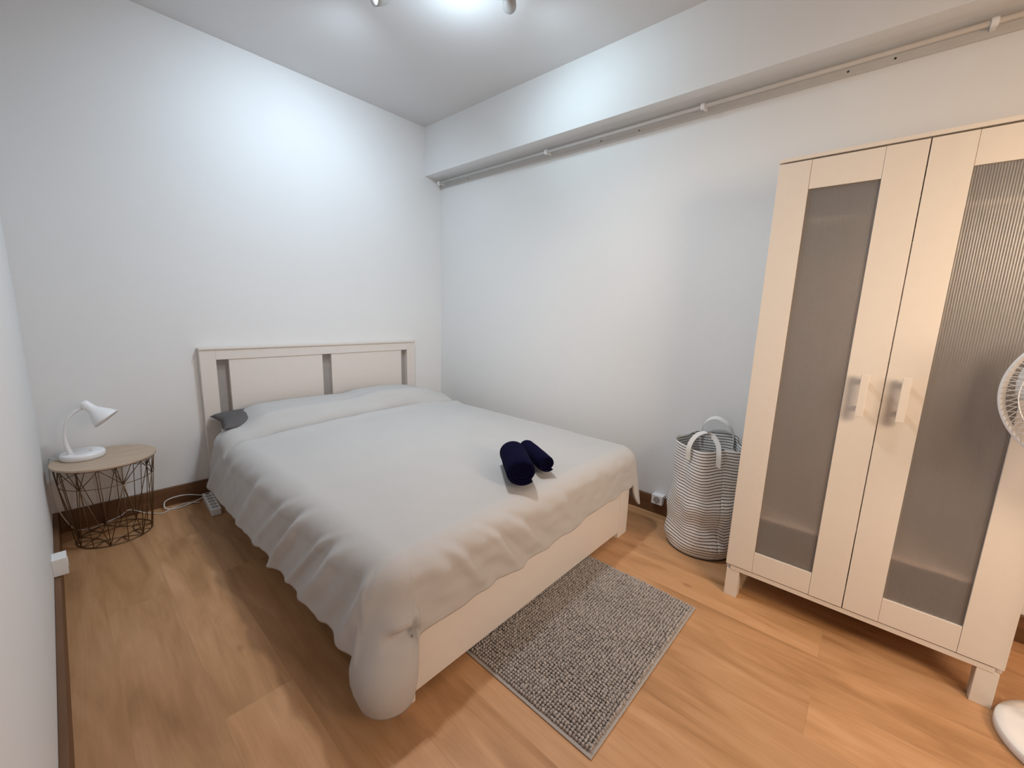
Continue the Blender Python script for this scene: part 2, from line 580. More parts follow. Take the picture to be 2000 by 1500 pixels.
# pillows
def pillow(cx, cy, hx, hy, z, th, label, rz=0):
    bm = bmesh.new()
    n = 28
    top, bot = {}, {}
    for i in range(n + 1):
        for j in range(n + 1):
            u, v = 2 * i / n - 1, 2 * j / n - 1
            e = max(0, (1 - abs(u) ** 2.6)) ** 0.55 * max(0, (1 - abs(v) ** 2.6)) ** 0.55
            px = u * hx * (1 - 0.07 * (1 - abs(v)) * abs(u))
            py = v * hy * (1 - 0.07 * (1 - abs(u)) * abs(v))
            nz = 0.006 * noise.noise(Vector((px * 9 + cx * 3, py * 9, 0))) * (e > 0)
            top[i, j] = bm.verts.new((px, py, th * 0.5 + th * 0.5 * e + nz))
            bot[i, j] = top[i, j] if (i in (0, n) or j in (0, n)) else bm.verts.new((px, py, th * 0.5 - th * 0.5 * e))
    for i in range(n):
        for j in range(n):
            bm.faces.new((top[i, j], top[i + 1, j], top[i + 1, j + 1], top[i, j + 1]))
            f = [bot[i, j], bot[i, j + 1], bot[i + 1, j + 1], bot[i + 1, j]]
            bm.faces.new(f)
    o = newobj('pillow', bm, M_PILLOW, None, smooth=True)
    o.location = (cx, cy, z)
    o.rotation_euler = (0, 0, rz)
    return tag(o, label, 'pillow')


pillow(1.066, -0.262, 0.385, 0.185, 0.4695, 0.110, 'grey pillow whose left end shows under the duvet beside the headboard post', radians(-3))

# ---- duvet
XL, XR, YB = 0.735, 2.165, -2.055
Z0 = 0.500


def yhead(x):
    return -0.125 - 0.26 * (1 - sm(0.725, 0.875, x))


def top_z(x, y):
    z = Z0 + 0.020 * sm(XL - 0.02, XL + 0.35, x) * sm(-XR - 0.02, -XR + 0.3, -x) * sm(-2.1, -1.7, y)
    # pillows under the cover, crease in front of them
    yc = -0.600 + 0.02 * sm(0.8, 2.0, x) + 0.030 * sm(1.30, 1.42, x)
    k = sm(yc - 0.005, yc + 0.13, y)
    hgt = 0.085 + 0.018 * math.exp(-((x - 1.75) / 0.28) ** 2) - 0.012 * math.exp(-((x - 1.45) / 0.08) ** 2)
    z += hgt * k * (1 - 0.35 * sm(-0.24, -0.10, y)) * (1.0 - 0.12 * (1 - sm(0.66, 0.85, x))) * (1 - 0.5 * sm(2.02, 2.2, x))
    wob = 0.02 * noise.noise(Vector((x * 3, 4.2, 0)))
    d = y - (yc - 0.015 + wob)
    z -= 0.075 * math.exp(-(d / 0.015) ** 2) * max(0, 0.75 + 1.3 * noise.noise(Vector((x * 3.3, 0.3, 1)))) * sm(0.66, 0.80, x)
    z -= 0.060 * (1 - sm(0.72, 0.90, x)) * sm(-0.62, -0.40, y)
    z += 0.014 * math.exp(-((d + 0.06) / 0.045) ** 2) + 0.012 * math.exp(-((d - 0.05) / 0.03) ** 2)
    z += 0.007 * noise.noise(Vector((x * 2.3, y * 2.3, 3.1)))
    z += 0.004 * noise.noise(Vector((x * 7, y * 5, 1.1))) * sm(-1.1, -0.5, y)
    # second small crease on the pillow
    d2 = y - (-0.40 + 0.05 * sin(x * 5))
    z -= 0.006 * math.exp(-(d2 / 0.015) ** 2) * sm(1.2, 1.35, x) * sm(-1.7, -1.5, -x)
    return z


def ridge(q, seed):
    a = noise.noise(Vector((q, seed, 0.7)))
    b = noise.noise(Vector((q * 2.1, seed + 5, 2.7)))
    return (1 - abs(a) * 2.2) * 0.7 + b * 0.5


# (place at the hem, place where the fold starts up on the edge, height, width)
FOLDS_L = [(-0.66, -0.86, 0.006, 0.045), (-0.98, -1.26, 0.011, 0.040), (-1.19, -1.60, 0.011, 0.030), (-1.40, -1.70, 0.024, 0.030),
           (-1.56, -1.93, 0.012, 0.020), (-1.69, -2.00, 0.022, 0.042), (-1.97, -2.16, 0.024, 0.040)]
FOLDS_F = [(0.88, 0.76, 0.014, 0.050), (1.03, 0.78, 0.018, 0.028), (1.21, 0.92, 0.014, 0.024), (1.36, 1.02, 0.012, 0.028), (1.60, 1.35, 0.007, 0.035)]


def folds(pos, u, table):
    f = 0.0
    for h, t, a, wd in table:
        c = t + (h - t) * u ** 0.8
        d = (pos - c) / (wd * (0.7 + 0.5 * u))
        f += a * (math.exp(-d * d) - 0.45 * math.exp(-((d - 1.6) / 1.1) ** 2)) * sm(0.10, 0.5, u) * (1 - 0.4 * sm(0.7, 1.0, u))
    return f


def skirt(bx, by, nx, ny, u, drop_end, r, flare, side, s):
    """point on the hanging part: (bx,by) on the inner edge, n outward, u 0..1 to the hem"""
    zt = top_z(bx, by)
    total = zt - drop_end
    q = r * pi / 2
    L = q + max(0.02, total - r)
    e = u * L
    if e < q:
        a = e / r
        h, d = r * sin(a), r * (1 - cos(a))
        nh, nz = sin(a), cos(a)
    else:
        k = (e - q)
        h, d = r + flare * k / (L - q), r + k
        nh, nz = 1.0, 0.0
    # folds
    amp = sm(0.10, 0.5, u)
    if side == 'L':
        qq = (by + 0.33 * (1 - u)) * 6.0
        f = folds(by, u, FOLDS_L) + 0.010 * ridge(qq, 1.0) * amp + 0.004 * noise.noise(Vector((by * 22, u * 5, 0)))* amp
        fade = 1 - 0.0 * s
    elif side == 'F':
        qq = (bx - 0.30 * u) * 6.5
        f = folds(bx, u, FOLDS_F) + 0.010 * ridge(qq, 6.0) * amp * (1 - 0.75 * sm(1.2, 1.7, bx)) + 0.005 * noise.noise(Vector((bx * 14, u * 7, 4))) * amp
        fade = 1
    elif side == 'C':
        f = 0.020 * amp * sin(pi * s) * sm(0.3, 0.9, u)
        fL = folds(by - 0.20 * s, u, FOLDS_L) + 0.010 * ridge((by + 0.33 * (1 - u)) * 6.0, 1.0) * amp + 0.004 * noise.noise(Vector((by * 22, u * 5, 0))) * amp
        fF = folds(bx - 0.2 * (1 - s), u, FOLDS_F) + 0.010 * ridge((bx - 0.30 * u) * 6.5, 6.0) * amp + 0.005 * noise.noise(Vector((bx * 14, u * 7, 4))) * amp
        f += fL * (1 - sm(0.0, 0.45, s)) + fF * sm(0.55, 1.0, s)
        # the foot side folds over the lobe: a near-level crease, the lobe swelling below it
        zc = zt - d
        kk = sm(0.35, 0.70, s)
        f -= 0.034 * math.exp(-((zc - 0.285) / 0.013) ** 2) * kk
        f += 0.016 * math.exp(-((zc - 0.325) / 0.022) ** 2) * kk
        f += 0.030 * math.exp(-((zc - 0.185) / 0.085) ** 2) * sin(pi * min(1, s * 0.9 + 0.12)) ** 0.6
        f -= 0.014 * sm(0.12, 0.05, zc)
        fade = 1
    else:
        f = 0.010 * ridge(by * 5, 9.0) * amp if side == 'R' else 0.01 * amp * sin(pi * s)
        fade = 1
    h += f * nh
    z = zt - d + f * nz * 0.6
    return Vector((bx + nx * h, by + ny * h, z))


def hem(side, s, x, y):
    if side == 'L':
        return 0.205 + 0.012 * noise.noise(Vector((y * 9, 0, 0))) + 0.006 * noise.noise(Vector((y * 25, 3, 0)))
    if side == 'F':
        return 0.262 + 0.030 * sm(1.2, 2.05, x) + 0.012 * noise.noise(Vector((x * 8, 7, 0)))
    if side == 'C':
        base = 0.205 * (1 - s) + 0.262 * s
        k = sm(0.0, 0.13, s) * (1 - sm(0.78, 0.99, s))
        return base * (1 - k) + 0.068 * k
    if side == 'D':
        base = 0.292 * (1 - s) + 0.24 * s
        k = sin(pi * s) ** 0.5
        return base * (1 - k) + 0.15 * k
    return 0.24


bm = bmesh.new()
NX, NY, NU, NC = 120, 230, 44, 34
top = {}
for i in range(NX + 1):
    x = XL + (XR - XL) * i / NX
    for j in range(NY + 1):
        yh = yhead(x)
        y = yh + (YB - yh) * j / NY
        top[i, j] = bm.verts.new((x, y, top_z(x, y)))
for i in range(NX):
    for j in range(NY):
        bm.faces.new((top[i, j], top[i, j + 1], top[i + 1, j + 1], top[i + 1, j]))
strips = []
# perimeter: left side (head to foot), foot-left corner, foot, foot-right corner, right side
per = []
for j in range(NY + 1):
    yh = yhead(XL)
    per.append((XL, yh + (YB - yh) * j / NY, -1, 0, 'L', j / NY))
for k in range(1, NC):
    a = pi / 2 * k / NC
    per.append((XL, YB, -cos(a), -sin(a), 'C', k / NC))
for i in range(NX + 1):
    per.append((XL + (XR - XL) * i / NX, YB, 0, -1, 'F', i / NX))
for k in range(1, NC):
    a = pi / 2 * k / NC
    per.append((XR, YB, sin(a), -cos(a), 'D', k / NC))
for j in range(NY + 1):
    yh = yhead(XR)
    per.append((XR, YB + (yh - YB) * j / NY, 1, 0, 'R', j / NY))
cols = []
for (bx, by, nx, ny, side, s) in per:
    c = []
    zt = top_z(bx, by)
    de = hem(side, s, bx, by)
    r = {'L': 0.105, 'F': 0.095, 'R': 0.09}.get(side)
    fl = {'L': 0.045, 'F': 0.012, 'R': 0.01}.get(side)
    if side == 'C':
        r = 0.105 * (1 - s) + 0.095 * s
        fl = 0.045 * (1 - s) + 0.012 * s + 0.030 * sin(pi * s)
    if side == 'D':
        r = 0.095 * (1 - s) + 0.09 * s
        fl = 0.012 + 0.03 * sin(pi * s)
    for k in range(NU + 1):
        c.append(bm.verts.new(skirt(bx, by, nx, ny, k / NU, de, r, fl, side, s)))
    cols.append(c)
for A, B in zip(cols, cols[1:]):
    for k in range(NU):
        bm.faces.new((A[k], A[k + 1], B[k + 1], B[k]))
bmesh.ops.remove_doubles(bm, verts=bm.verts, dist=0.0004)
bmesh.ops.dissolve_degenerate(bm, edges=bm.edges, dist=0.0001)
bmesh.ops.recalc_face_normals(bm, faces=bm.faces)
duv = newobj('duvet', bm, M_DUVET, None, smooth=True)
md = duv.modifiers.new('smooth', 'SMOOTH')
md.factor = 0.5
md.iterations = 2
md = duv.modifiers.new('thick', 'SOLIDIFY')
md.thickness = 0.014
md.offset = -1
tag(duv, 'light grey duvet spread over the bed, its near corner hanging to the floor', 'duvet')

# ------------------------------------------------------------------ rolled towels
def towel(p0, p1, r, label, seed, turns=4.2, flat=1.0, tip=0.0):
    p0, p1 = Vector(p0), Vector(p1)
    Lg = (p1 - p0).length
    ax = (p1 - p0).normalized()
    sx = ax.cross(Vector((0, 0, 1))).normalized()
    NS, NL = 150, 22
    bm = bmesh.new()
    th = r / turns * 0.80

    def sec(a_frac, outer, l):
        a = a_frac * turns * 2 * pi
        rad = r * (0.10 + 0.90 * a_frac) - (0 if outer else th)
        rad = max(0.0015, rad)
        ph = a - turns * 2 * pi - 0.8
        e = min(l, 1 - l) * Lg
        rad_l = rad * (1 - 0.10 * math.exp(-e / 0.008)) * (1 + 0.03 * noise.noise(Vector((l * 4, a_frac * 9, seed))))
        push = -0.10 * (1 - a_frac) * 0.12 * 1.0
        along = l * Lg + (0.012 * (1 - a_frac) * (1 if l < 0.5 else -1)) * (1 if (l == 0 or l == 1) else 0)
        c = p0 + ax * along
        v = sx * (rad_l * cos(ph) * (1.06)) + Vector((0, 0, 1)) * (rad_l * sin(ph) * 0.94 * flat)
        return c + v

    g = {}
    for i in range(NS + 1):
        for j in range(NL + 1):
            for o in (0, 1):
                g[i, j, o] = bm.verts.new(sec(i / NS, o, j / NL))
    for i in range(NS):
        for j in range(NL):
            bm.faces.new((g[i, j, 1], g[i + 1, j, 1], g[i + 1, j + 1, 1], g[i, j + 1, 1]))
            bm.faces.new((g[i, j, 0], g[i, j + 1, 0], g[i + 1, j + 1, 0], g[i + 1, j, 0]))
        bm.faces.new((g[i, 0, 0], g[i + 1, 0, 0], g[i + 1, 0, 1], g[i, 0, 1]))
        bm.faces.new((g[i, NL, 1], g[i + 1, NL, 1], g[i + 1, NL, 0], g[i, NL, 0]))
    for j in range(NL):
        bm.faces.new((g[NS, j, 1], g[NS, j, 0], g[NS, j + 1, 0], g[NS, j + 1, 1]))
    bmesh.ops.recalc_face_normals(bm, faces=bm.faces)
    o = newobj('rolled_towel', bm, M_TOWEL, None, smooth=True)
    return tag(o, label, 'towel', None)


towel((1.300, -2.072, 0.582), (1.470, -1.868, 0.582), 0.065, 'thicker navy rolled towel on the bed, the nearer of the pair', 1.0)
towel((1.490, -2.055, 0.564), (1.615, -1.830, 0.564), 0.044, 'slimmer navy rolled towel lying behind the thicker roll on the bed', 4.0, turns=3.3)

# ------------------------------------------------------------------ rug
rug = tag(newobj('bath_rug', boxes((-0.415, 0.415, -0.27, 0.27, 0.0, 0.005)), M_RUGB, None, bevel=0.002),
          'small grey tufted rug on the floor at the foot of the bed', 'rug')
rug.location = (1.388, -2.366, 0.001)
rug.rotation_euler = (0, 0, radians(-0.6))
bm = bmesh.new()
bmesh.ops.create_icosphere(bm, subdivisions=2, radius=1.0)
bv = np.array([v.co[:] for v in bm.verts])
bf = np.array([[v.index for v in f.verts] for f in bm.faces])
bm.free()
rng = np.random.default_rng(3)
px_, py_ = 0.0115, 0.0110
nx_, ny_ = int(0.800 / px_), int(0.512 / py_)
V, Fc = [], []
cnt = 0
for i in range(nx_ + 1):
    for j in range(ny_ + 1):
        cx = -0.400 + i * 0.800 / nx_ + rng.normal(0, 0.0006)
        cy = -0.256 + j * 0.512 / ny_ + rng.normal(0, 0.0006)
        n1 = noise.noise(Vector((cx * 9, cy * 9, 0)))
        h = 0.0075 * (1 + 0.10 * rng.normal() + 0.30 * n1)
        h = max(0.005, h)
        rx, ry = 0.0053 * (1 + 0.12 * rng.normal()), 0.0052 * (1 + 0.12 * rng.normal())
        tx, ty = rng.normal(0, 0.16) + 0.35 * n1, rng.normal(0, 0.16) + 0.3 * noise.noise(Vector((cx * 8, cy * 8, 5)))
        P = bv * np.array([rx, ry, h])
        P[:, 0] += P[:, 2] * tx * 0.7
        P[:, 1] += P[:, 2] * ty * 0.7
        P += np.array([cx, cy, 0.005 + h * 0.75])
        V.append(P)
        Fc.append(bf + cnt)
        cnt += len(bv)
V = np.concatenate(V)
Fc = np.concatenate(Fc)
me = bpy.data.meshes.new('tuft_pile')
me.from_pydata(V.tolist(), [], Fc.tolist())
me.materials.append(M_RUG)
for p in me.polygons:
    p.use_smooth = True
pile = bpy.data.objects.new('tuft_pile', me)
COL.objects.link(pile)
pile.parent = rug
pile['kind'] = 'stuff'

# ------------------------------------------------------------------ wardrobe
WX, WY0, WY1 = 1.9939, -2.6915, -3.5015
WM = 0.5 * (WY0 + WY1)
wr = thing('wardrobe', 'white two-door wardrobe with frosted ribbed panels against the right wall', 'wardrobe', (WX, WM, 0))


def Wb(*bs):
    return boxes(*[(x0 - WX, x1 - WX, min(y0, y1) - WM, max(y0, y1) - WM, z0, z1) for (x0, x1, y0, y1, z0, z1) in bs])


CX0, CX1 = WX + 0.018, 2.505
newobj('side_panel', Wb((CX0, CX1, WY0, WY0 - 0.018, 0.127, 1.797)), M_WHITE, wr, bevel=0.001)
newobj('side_panel', Wb((CX0, CX1, WY1 + 0.018, WY1, 0.127, 1.797)), M_WHITE, wr, bevel=0.001)
newobj('top_panel', Wb((WX + 0.002, CX1, WY0 + 0.002, WY1 - 0.002, 1.797, 1.811)), M_WHITE, wr, bevel=0.001)
newobj('bottom_panel', Wb((WX + 0.004, CX1, WY0 - 0.018, WY1 + 0.018, 0.127, 0.146)), M_WHITE, wr, bevel=0.001)
newobj('back_panel', Wb((CX1 - 0.006, CX1, WY0 - 0.018, WY1 + 0.018, 0.146, 1.797)), M_WHITE, wr)
newobj('shelf', Wb((WX + 0.022, CX1 - 0.01, WY0 - 0.020, WY1 + 0.020, 0.392, 0.410)), M_WHITE, wr, bevel=0.001)
newobj('shelf', Wb((WX + 0.14, CX1 - 0.01, WY0 - 0.020, WY1 + 0.020, 1.60, 1.616)), M_WHITE, wr, bevel=0.001)
newobj('hanging_rail', tube(bmesh.new(), [(0.26, WY0 - WM - 0.02, 1.53), (0.26, WY1 - WM + 0.02, 1.53)], 0.012, 12), M_GREY, wr, smooth=True)
for k, (ya, yb, oa, ob, hy) in enumerate(((WY0, WM + 0.0015, -2.792, -2.992, -3.044), (WM - 0.0015, WY1, -3.199, -3.397, -3.149))):
    zt, zb = 1.791, 0.150
    g = 0.0006
    d = newobj('door', Wb((WX, WX + 0.018, ya, oa, zb, zt), (WX, WX + 0.018, ob, yb, zb, zt),
                          (WX + 0.0012, WX + 0.018, oa - g, ob + g, 1.691, zt), (WX + 0.0012, WX + 0.018, oa - g, ob + g, zb, 0.2445 if k else 0.242)),
               M_WHITE, wr, bevel=0.0008)
    newobj('frosted_pane', Wb((WX + 0.008, WX + 0.012, oa - 0.0005, ob + 0.0005, 0.243, 1.6905)), M_PANE, d)
    hbm = Wb((WX - 0.042, WX - 0.026, hy - 0.011, hy + 0.011, 0.895, 1.045),
             (WX - 0.028, WX + 0.0005, hy - 0.006, hy + 0.006, 0.915, 0.930), (WX - 0.028, WX + 0.0005, hy - 0.006, hy + 0.006, 1.010, 1.025))
    newobj('handle', hbm, M_WHITE, d, bevel=0.0015)
for lx in (WX + 0.006, 2.44):
    for ly in (WY0 - 0.005, WY1 + 0.055):
        newobj('leg', Wb((lx, lx + 0.05, ly, ly - 0.05, 0.0, 0.127)), M_WHITE, wr, bevel=0.001)

# ------------------------------------------------------------------ laundry bag
BGX, BGY = 2.343, -2.478
bag = thing('laundry_bag', 'tall white canvas laundry bag with thin black stripes beside the wardrobe', 'laundry bag', (BGX, BGY, 0))
bm = bmesh.new()
uvl = bm.loops.layers.uv.new('UVMap')
NA, NZ = 120, 70
HT = 0.585
g = {}
seam = -2.35
for i in range(NA + 1):
    a = seam + 2 * pi * i / NA
    for j in range(NZ + 1):
        t = j / NZ
        z = HT * t
        r0 = 0.168 * (1 - t) + 0.158 * t + 0.006 * sin(pi * t)
        # eight soft facets at the top, soft sags further down
        fac = 0.016 * t * cos(5 * (a + 0.5)) + 0.006 * t * cos(3 * (a - 0.4))
        sag = 0.014 * (1 - t) * sm(0, 0.12, t) * noise.noise(Vector((cos(a) * 1.5, sin(a) * 1.5, z * 9)))
        fold = 0.008 * sm(0.03, 0.3, t) * (1 - 0.4 * t) * noise.noise(Vector((cos(a) * 3.2, sin(a) * 3.2, z * 3 + 4)))
        r = r0 + fac + sag * 2 + fold
        r *= 1 - 0.05 * (1 - sm(0, 0.03, t))
        x = r * cos(a) * (1.0 + 0.04 * t)
        y = r * sin(a) * (1.0 - 0.05 * t)
        x = min(x, W - 0.024 - BGX)
        zz = z + t * (0.006 * cos(3 * a + 1) + 0.010 * (x / 0.17)) + 0.02 * (1 - t) * t * noise.noise(Vector((a * 2, z * 7, 2)))
        zz += 0.036 * (1 - t) * sm(0.02, 0.25, t) * noise.noise(Vector((cos(a) * 2.1, sin(a) * 2.1, 7 + z * 4)))
        g[i, j] = bm.verts.new((x, y, max(0.0, zz)))
for i in range(NA):
    for j in range(NZ):
        f = bm.faces.new((g[i, j], g[i + 1, j], g[i + 1, j + 1], g[i, j + 1]))
        for lp, (ii, jj) in zip(f.loops, ((i, j), (i + 1, j), (i + 1, j + 1), (i, j + 1))):
            off = 0.5 * (ii / NA) + (0.35 if (i < NA / 2) else 0)
            lp[uvl].uv = (ii / NA * 2, jj / NZ * HT / 0.0150 + off)
cb = bm.verts.new((0, 0, 0.003))
for i in range(NA):
    f = bm.faces.new((g[i + 1, 0], g[i, 0], cb))
bmesh.ops.remove_doubles(bm, verts=bm.verts, dist=0.00005)
body = newobj('bag_body', bm, M_STRIPE, bag, smooth=True)
md = body.modifiers.new('thick', 'SOLIDIFY')
md.thickness = 0.002
md.offset = -1
bm = bmesh.new()
tube(bm, [(0.1625 * cos(a) , 0.1625 * sin(a), 0.004) for a in [2 * pi * k / 60 for k in range(60)]], 0.003, 6, closed=True)
newobj('bottom_piping', bm, M_DARK, bag, smooth=True)


def strap(pts, width_dir, wd, name='handle'):
    P = bez(pts, 48)
    bm = bmesh.new()
    wv = Vector(width_dir).normalized()
    rows = []
    n = len(P)
    for i, p in enumerate(P):
        t = (P[min(i + 1, n - 1)] - P[max(i - 1, 0)]).normalized()
        ww = (wv - t * wv.dot(t)).normalized()
        nn = t.cross(ww)
        rows.append([bm.verts.new(p + ww * sx_ * wd / 2 + nn * sn * 0.0012) for sx_, sn in ((-1, -1), (1, -1), (1, 1), (-1, 1))])
    for A, B in zip(rows, rows[1:]):
        for k in range(4):
            bm.faces.new((A[k], A[(k + 1) % 4], B[(k + 1) % 4], B[k]))
    bm.faces.new(rows[0][::-1])
    bm.faces.new(rows[-1])
    bmesh.ops.recalc_face_normals(bm, faces=bm.faces)
    return newobj(name, bm, M_STRAP, bag, smooth=False, bevel=0.0004)


def R_(x, y, z):
    return (x - BGX, y - BGY, z)


strap([R_(2.181, -2.424, 0.515), R_(2.176, -2.424, 0.575), R_(2.196, -2.438, 0.625), R_(2.222, -2.468, 0.652), R_(2.226, -2.510, 0.648),
       R_(2.210, -2.548, 0.610), R_(2.197, -2.560, 0.560), R_(2.202, -2.562, 0.50)], (-0.22, -1, -0.05), 0.024)
strap([R_(2.492, -2.385, 0.53), R_(2.490, -2.388, 0.60), R_(2.478, -2.41, 0.655), R_(2.468, -2.46, 0.685), R_(2.470, -2.52, 0.66),
       R_(2.485, -2.55, 0.60), R_(2.488, -2.555, 0.53)], (1, 0.1, 0.5), 0.030)

# ------------------------------------------------------------------ side table
TX, TY, TZ = 0.2135, -0.212, 0.425
tb = thing('side_table', 'round oak-topped side table with dark wire basket base in the left corner', 'side table', (TX, TY, 0))
bm = bmesh.new()
lathe(bm, [(0.0, TZ - 0.012), (0.193, TZ - 0.012), (0.1955, TZ - 0.009), (0.1955, TZ - 0.002), (0.194, TZ), (0.0, TZ)], 96)
bmesh.ops.remove_doubles(bm, verts=bm.verts, dist=1e-5)
newobj('table_top', bm, M_OAK, tb, smooth=False)
bm = bmesh.new()
RT, RB, ZM = 0.186, 0.146, 0.318
ZT = TZ - 0.014
NS_ = 7


def ringpt(ang, z):
    r = RB + (RT - RB) * (z - 0.004) / (ZT - 0.004)
    return Vector((r * cos(ang), r * sin(ang), z))


WR = 0.0019
tube(bm, [ringpt(2 * pi * k / 64, ZT) for k in range(64)], 0.0026, 8, closed=True)
tube(bm, [ringpt(2 * pi * k / 20, 0.0045) for k in range(20)], 0.0026, 8, closed=True)
tube(bm, [ringpt(2 * pi * k / 40, ZM) for k in range(40)], WR, 8, closed=True)
st = 2 * pi / NS_
a0 = radians(-128)
for k in range(NS_):
    a = a0 + k * st
    node = ringpt(a, ZM)
    for da in (-0.5, -0.22, 0.22, 0.5):
        tube(bm, [ringpt(a + da * st, ZT), node], WR, 6)
    tube(bm, [ringpt(a, ZT), node], WR, 6)
    for da in (-0.5, 0, 0.5):
        tube(bm, [node, ringpt(a + da * st, 0.0045)], WR, 6)
    tube(bm, [ringpt(a + 0.5 * st, ZT), ringpt(a + 0.5 * st, 0.0045)], WR, 6)
    # floor web of the basket
    tube(bm, [ringpt(a, 0.0045), Vector((0.075 * cos(a), 0.075 * sin(a), 0.0045))], WR, 6)
    tube(bm, [ringpt(a + 0.5 * st, 0.0045), Vector((0.075 * cos(a), 0.075 * sin(a), 0.0045))], WR, 6)
    tube(bm, [ringpt(a - 0.5 * st, 0.0045), Vector((0.075 * cos(a), 0.075 * sin(a), 0.0045))], WR, 6)
    b = a + st
    tube(bm, [Vector((0.075 * cos(a), 0.075 * sin(a), 0.0045)), Vector((0.075 * cos(b), 0.075 * sin(b), 0.0045))], WR, 6)
newobj('wire_basket', bm, M_WIRE, tb, smooth=True)

# ------------------------------------------------------------------ desk lamp
lp = thing('desk_lamp', 'white gooseneck desk lamp, switched off, on the round side table', 'lamp', (0.138, -0.155, TZ))
bm = bmesh.new()
lathe(bm, [(0.0, 0.0005), (0.078, 0.0005), (0.082, 0.004), (0.0825, 0.022), (0.080, 0.028), (0.074, 0.032), (0.060, 0.0335), (0.0, 0.034)], 64)
bmesh.ops.remove_doubles(bm, verts=bm.verts, dist=1e-5)
newobj('lamp_base', bm, M_LAMP, lp, smooth=True)
LO = Vector((0.138, -0.155, TZ))
neck = [Vector(p) - LO for p in ((0.098, -0.185, TZ + 0.028), (0.088, -0.188, 0.50), (0.086, -0.192, 0.56), (0.100, -0.198, 0.625), (0.130, -0.202, 0.668), (0.160, -0.206, 0.685))]
bm = bmesh.new()
tube(bm, bez(neck, 60), [0.0125 - 0.006 * min(1, k / 22) for k in range(len(bez(neck, 60)))], 12)
newobj('gooseneck', bm, M_LAMP, lp, smooth=True)
apex = Vector((0.168, -0.205, 0.705)) - LO
axd = Vector((0.62, -0.27, -0.74)).normalized()
Msh = Matrix.Translation(apex) @ axd.to_track_quat('Z', 'Y').to_matrix().to_4x4()
bm = bmesh.new()
prof = [(0.0, -0.012), (0.012, -0.011), (0.018, -0.005), (0.020, 0.006), (0.0205, 0.030), (0.024, 0.045), (0.034, 0.062), (0.046, 0.082), (0.055, 0.102), (0.0575, 0.112)]
inner = [(0.056, 0.112), (0.053, 0.101), (0.044, 0.082), (0.032, 0.062), (0.022, 0.046), (0.0, 0.040)]
lathe(bm, prof + inner, 48, Msh)
bmesh.ops.remove_doubles(bm, verts=bm.verts, dist=1e-5)
sh = newobj('lamp_shade', bm, M_LAMP, lp, smooth=True)
bm = bmesh.new()
lathe(bm, [(0.0, 0.092), (0.012, 0.088), (0.018, 0.078), (0.018, 0.068), (0.011, 0.052), (0.010, 0.041)], 24, Msh)
newobj('bulb', bm, M_PLASTIC, sh, smooth=True)
bm = bmesh.new()
lathe(bm, [(0.0, 0.0345), (0.007, 0.0345), (0.006, 0.038), (0.0, 0.0385)], 16, Matrix.Translation((0.03, -0.02, 0)))
newobj('switch', bm, M_PLASTIC, lp, smooth=True)
bm = bmesh.new()
tube(bm, bez([Vector(p) - LO for p in ((0.062, -0.145, TZ + 0.004), (0.045, -0.13, TZ + 0.0035), (0.030, -0.10, TZ + 0.0035), (0.018, -0.07, TZ - 0.02), (0.013, -0.06, 0.25), (0.024, -0.05, 0.14), (0.06, -0.05, 0.03), (0.09, -0.055, 0.006),
                                           (0.14, -0.062, 0.004), (0.20, -0.040, 0.010), (0.245, -0.035, 0.02), (0.285, -0.034, 0.042), (0.345, -0.055, 0.012), (0.41, -0.112, 0.004), (0.46, -0.080, 0.004), (0.53, -0.055, 0.004), (0.590, -0.10, 0.008))], 140), 0.0024, 8)
newobj('lamp_cable', bm, M_STRAP, lp, smooth=True)

# ------------------------------------------------------------------ power strip
ps = thing('power_strip', 'white multi-socket power strip on the floor beside the bed', 'power strip', (0.632, -0.20, 0.0), rotz=radians(-3))
PL = 0.145
bm = boxes((-0.025, 0.025, -PL, PL, 0.0, 0.040))
stp = newobj('strip_body', bm, M_PLASTIC, ps, bevel=0.004, bseg=3)
for k in range(5):
    yy = -PL + 0.035 + k * 0.047
    bm = bmesh.new()
    lathe(bm, [(0.0185, 0.0402), (0.0185, 0.0412), (0.0165, 0.0412), (0.0155, 0.0403), (0.0, 0.0403)], 24, Matrix.Translation((0, yy, 0)))
    s_ = newobj('socket', bm, M_GREY, stp, smooth=False)
    bm = bmesh.new()
    for sx_ in (-0.0085, 0.0085):
        lathe(bm, [(0.0026, 0.0402), (0.0026, 0.0409), (0.0, 0.0409)], 10, Matrix.Translation((sx_, yy + 0.003, 0)))
    newobj('pin_hole', bm, M_DARK, s_)
newobj('rocker_switch', boxes((-0.010, 0.010, PL - 0.030, PL - 0.018, 0.040, 0.043)), M_DARK, stp, bevel=0.001)
bm = bmesh.new()
tube(bm, bez([Vector(p) for p in ((-0.012, PL - 0.005, 0.025), (-0.03, PL + 0.006, 0.030), (-0.10, 0.160, 0.050), (-0.165, 0.158, 0.052), (-0.203, 0.152, 0.036), (-0.20, 0.118, 0.008),
                                     (-0.14, 0.10, 0.004), (-0.06, 0.125, 0.010), (-0.018, PL - 0.002, 0.018))], 90), 0.0032, 8)
newobj('cord', bm, M_STRAP, ps, smooth=True)

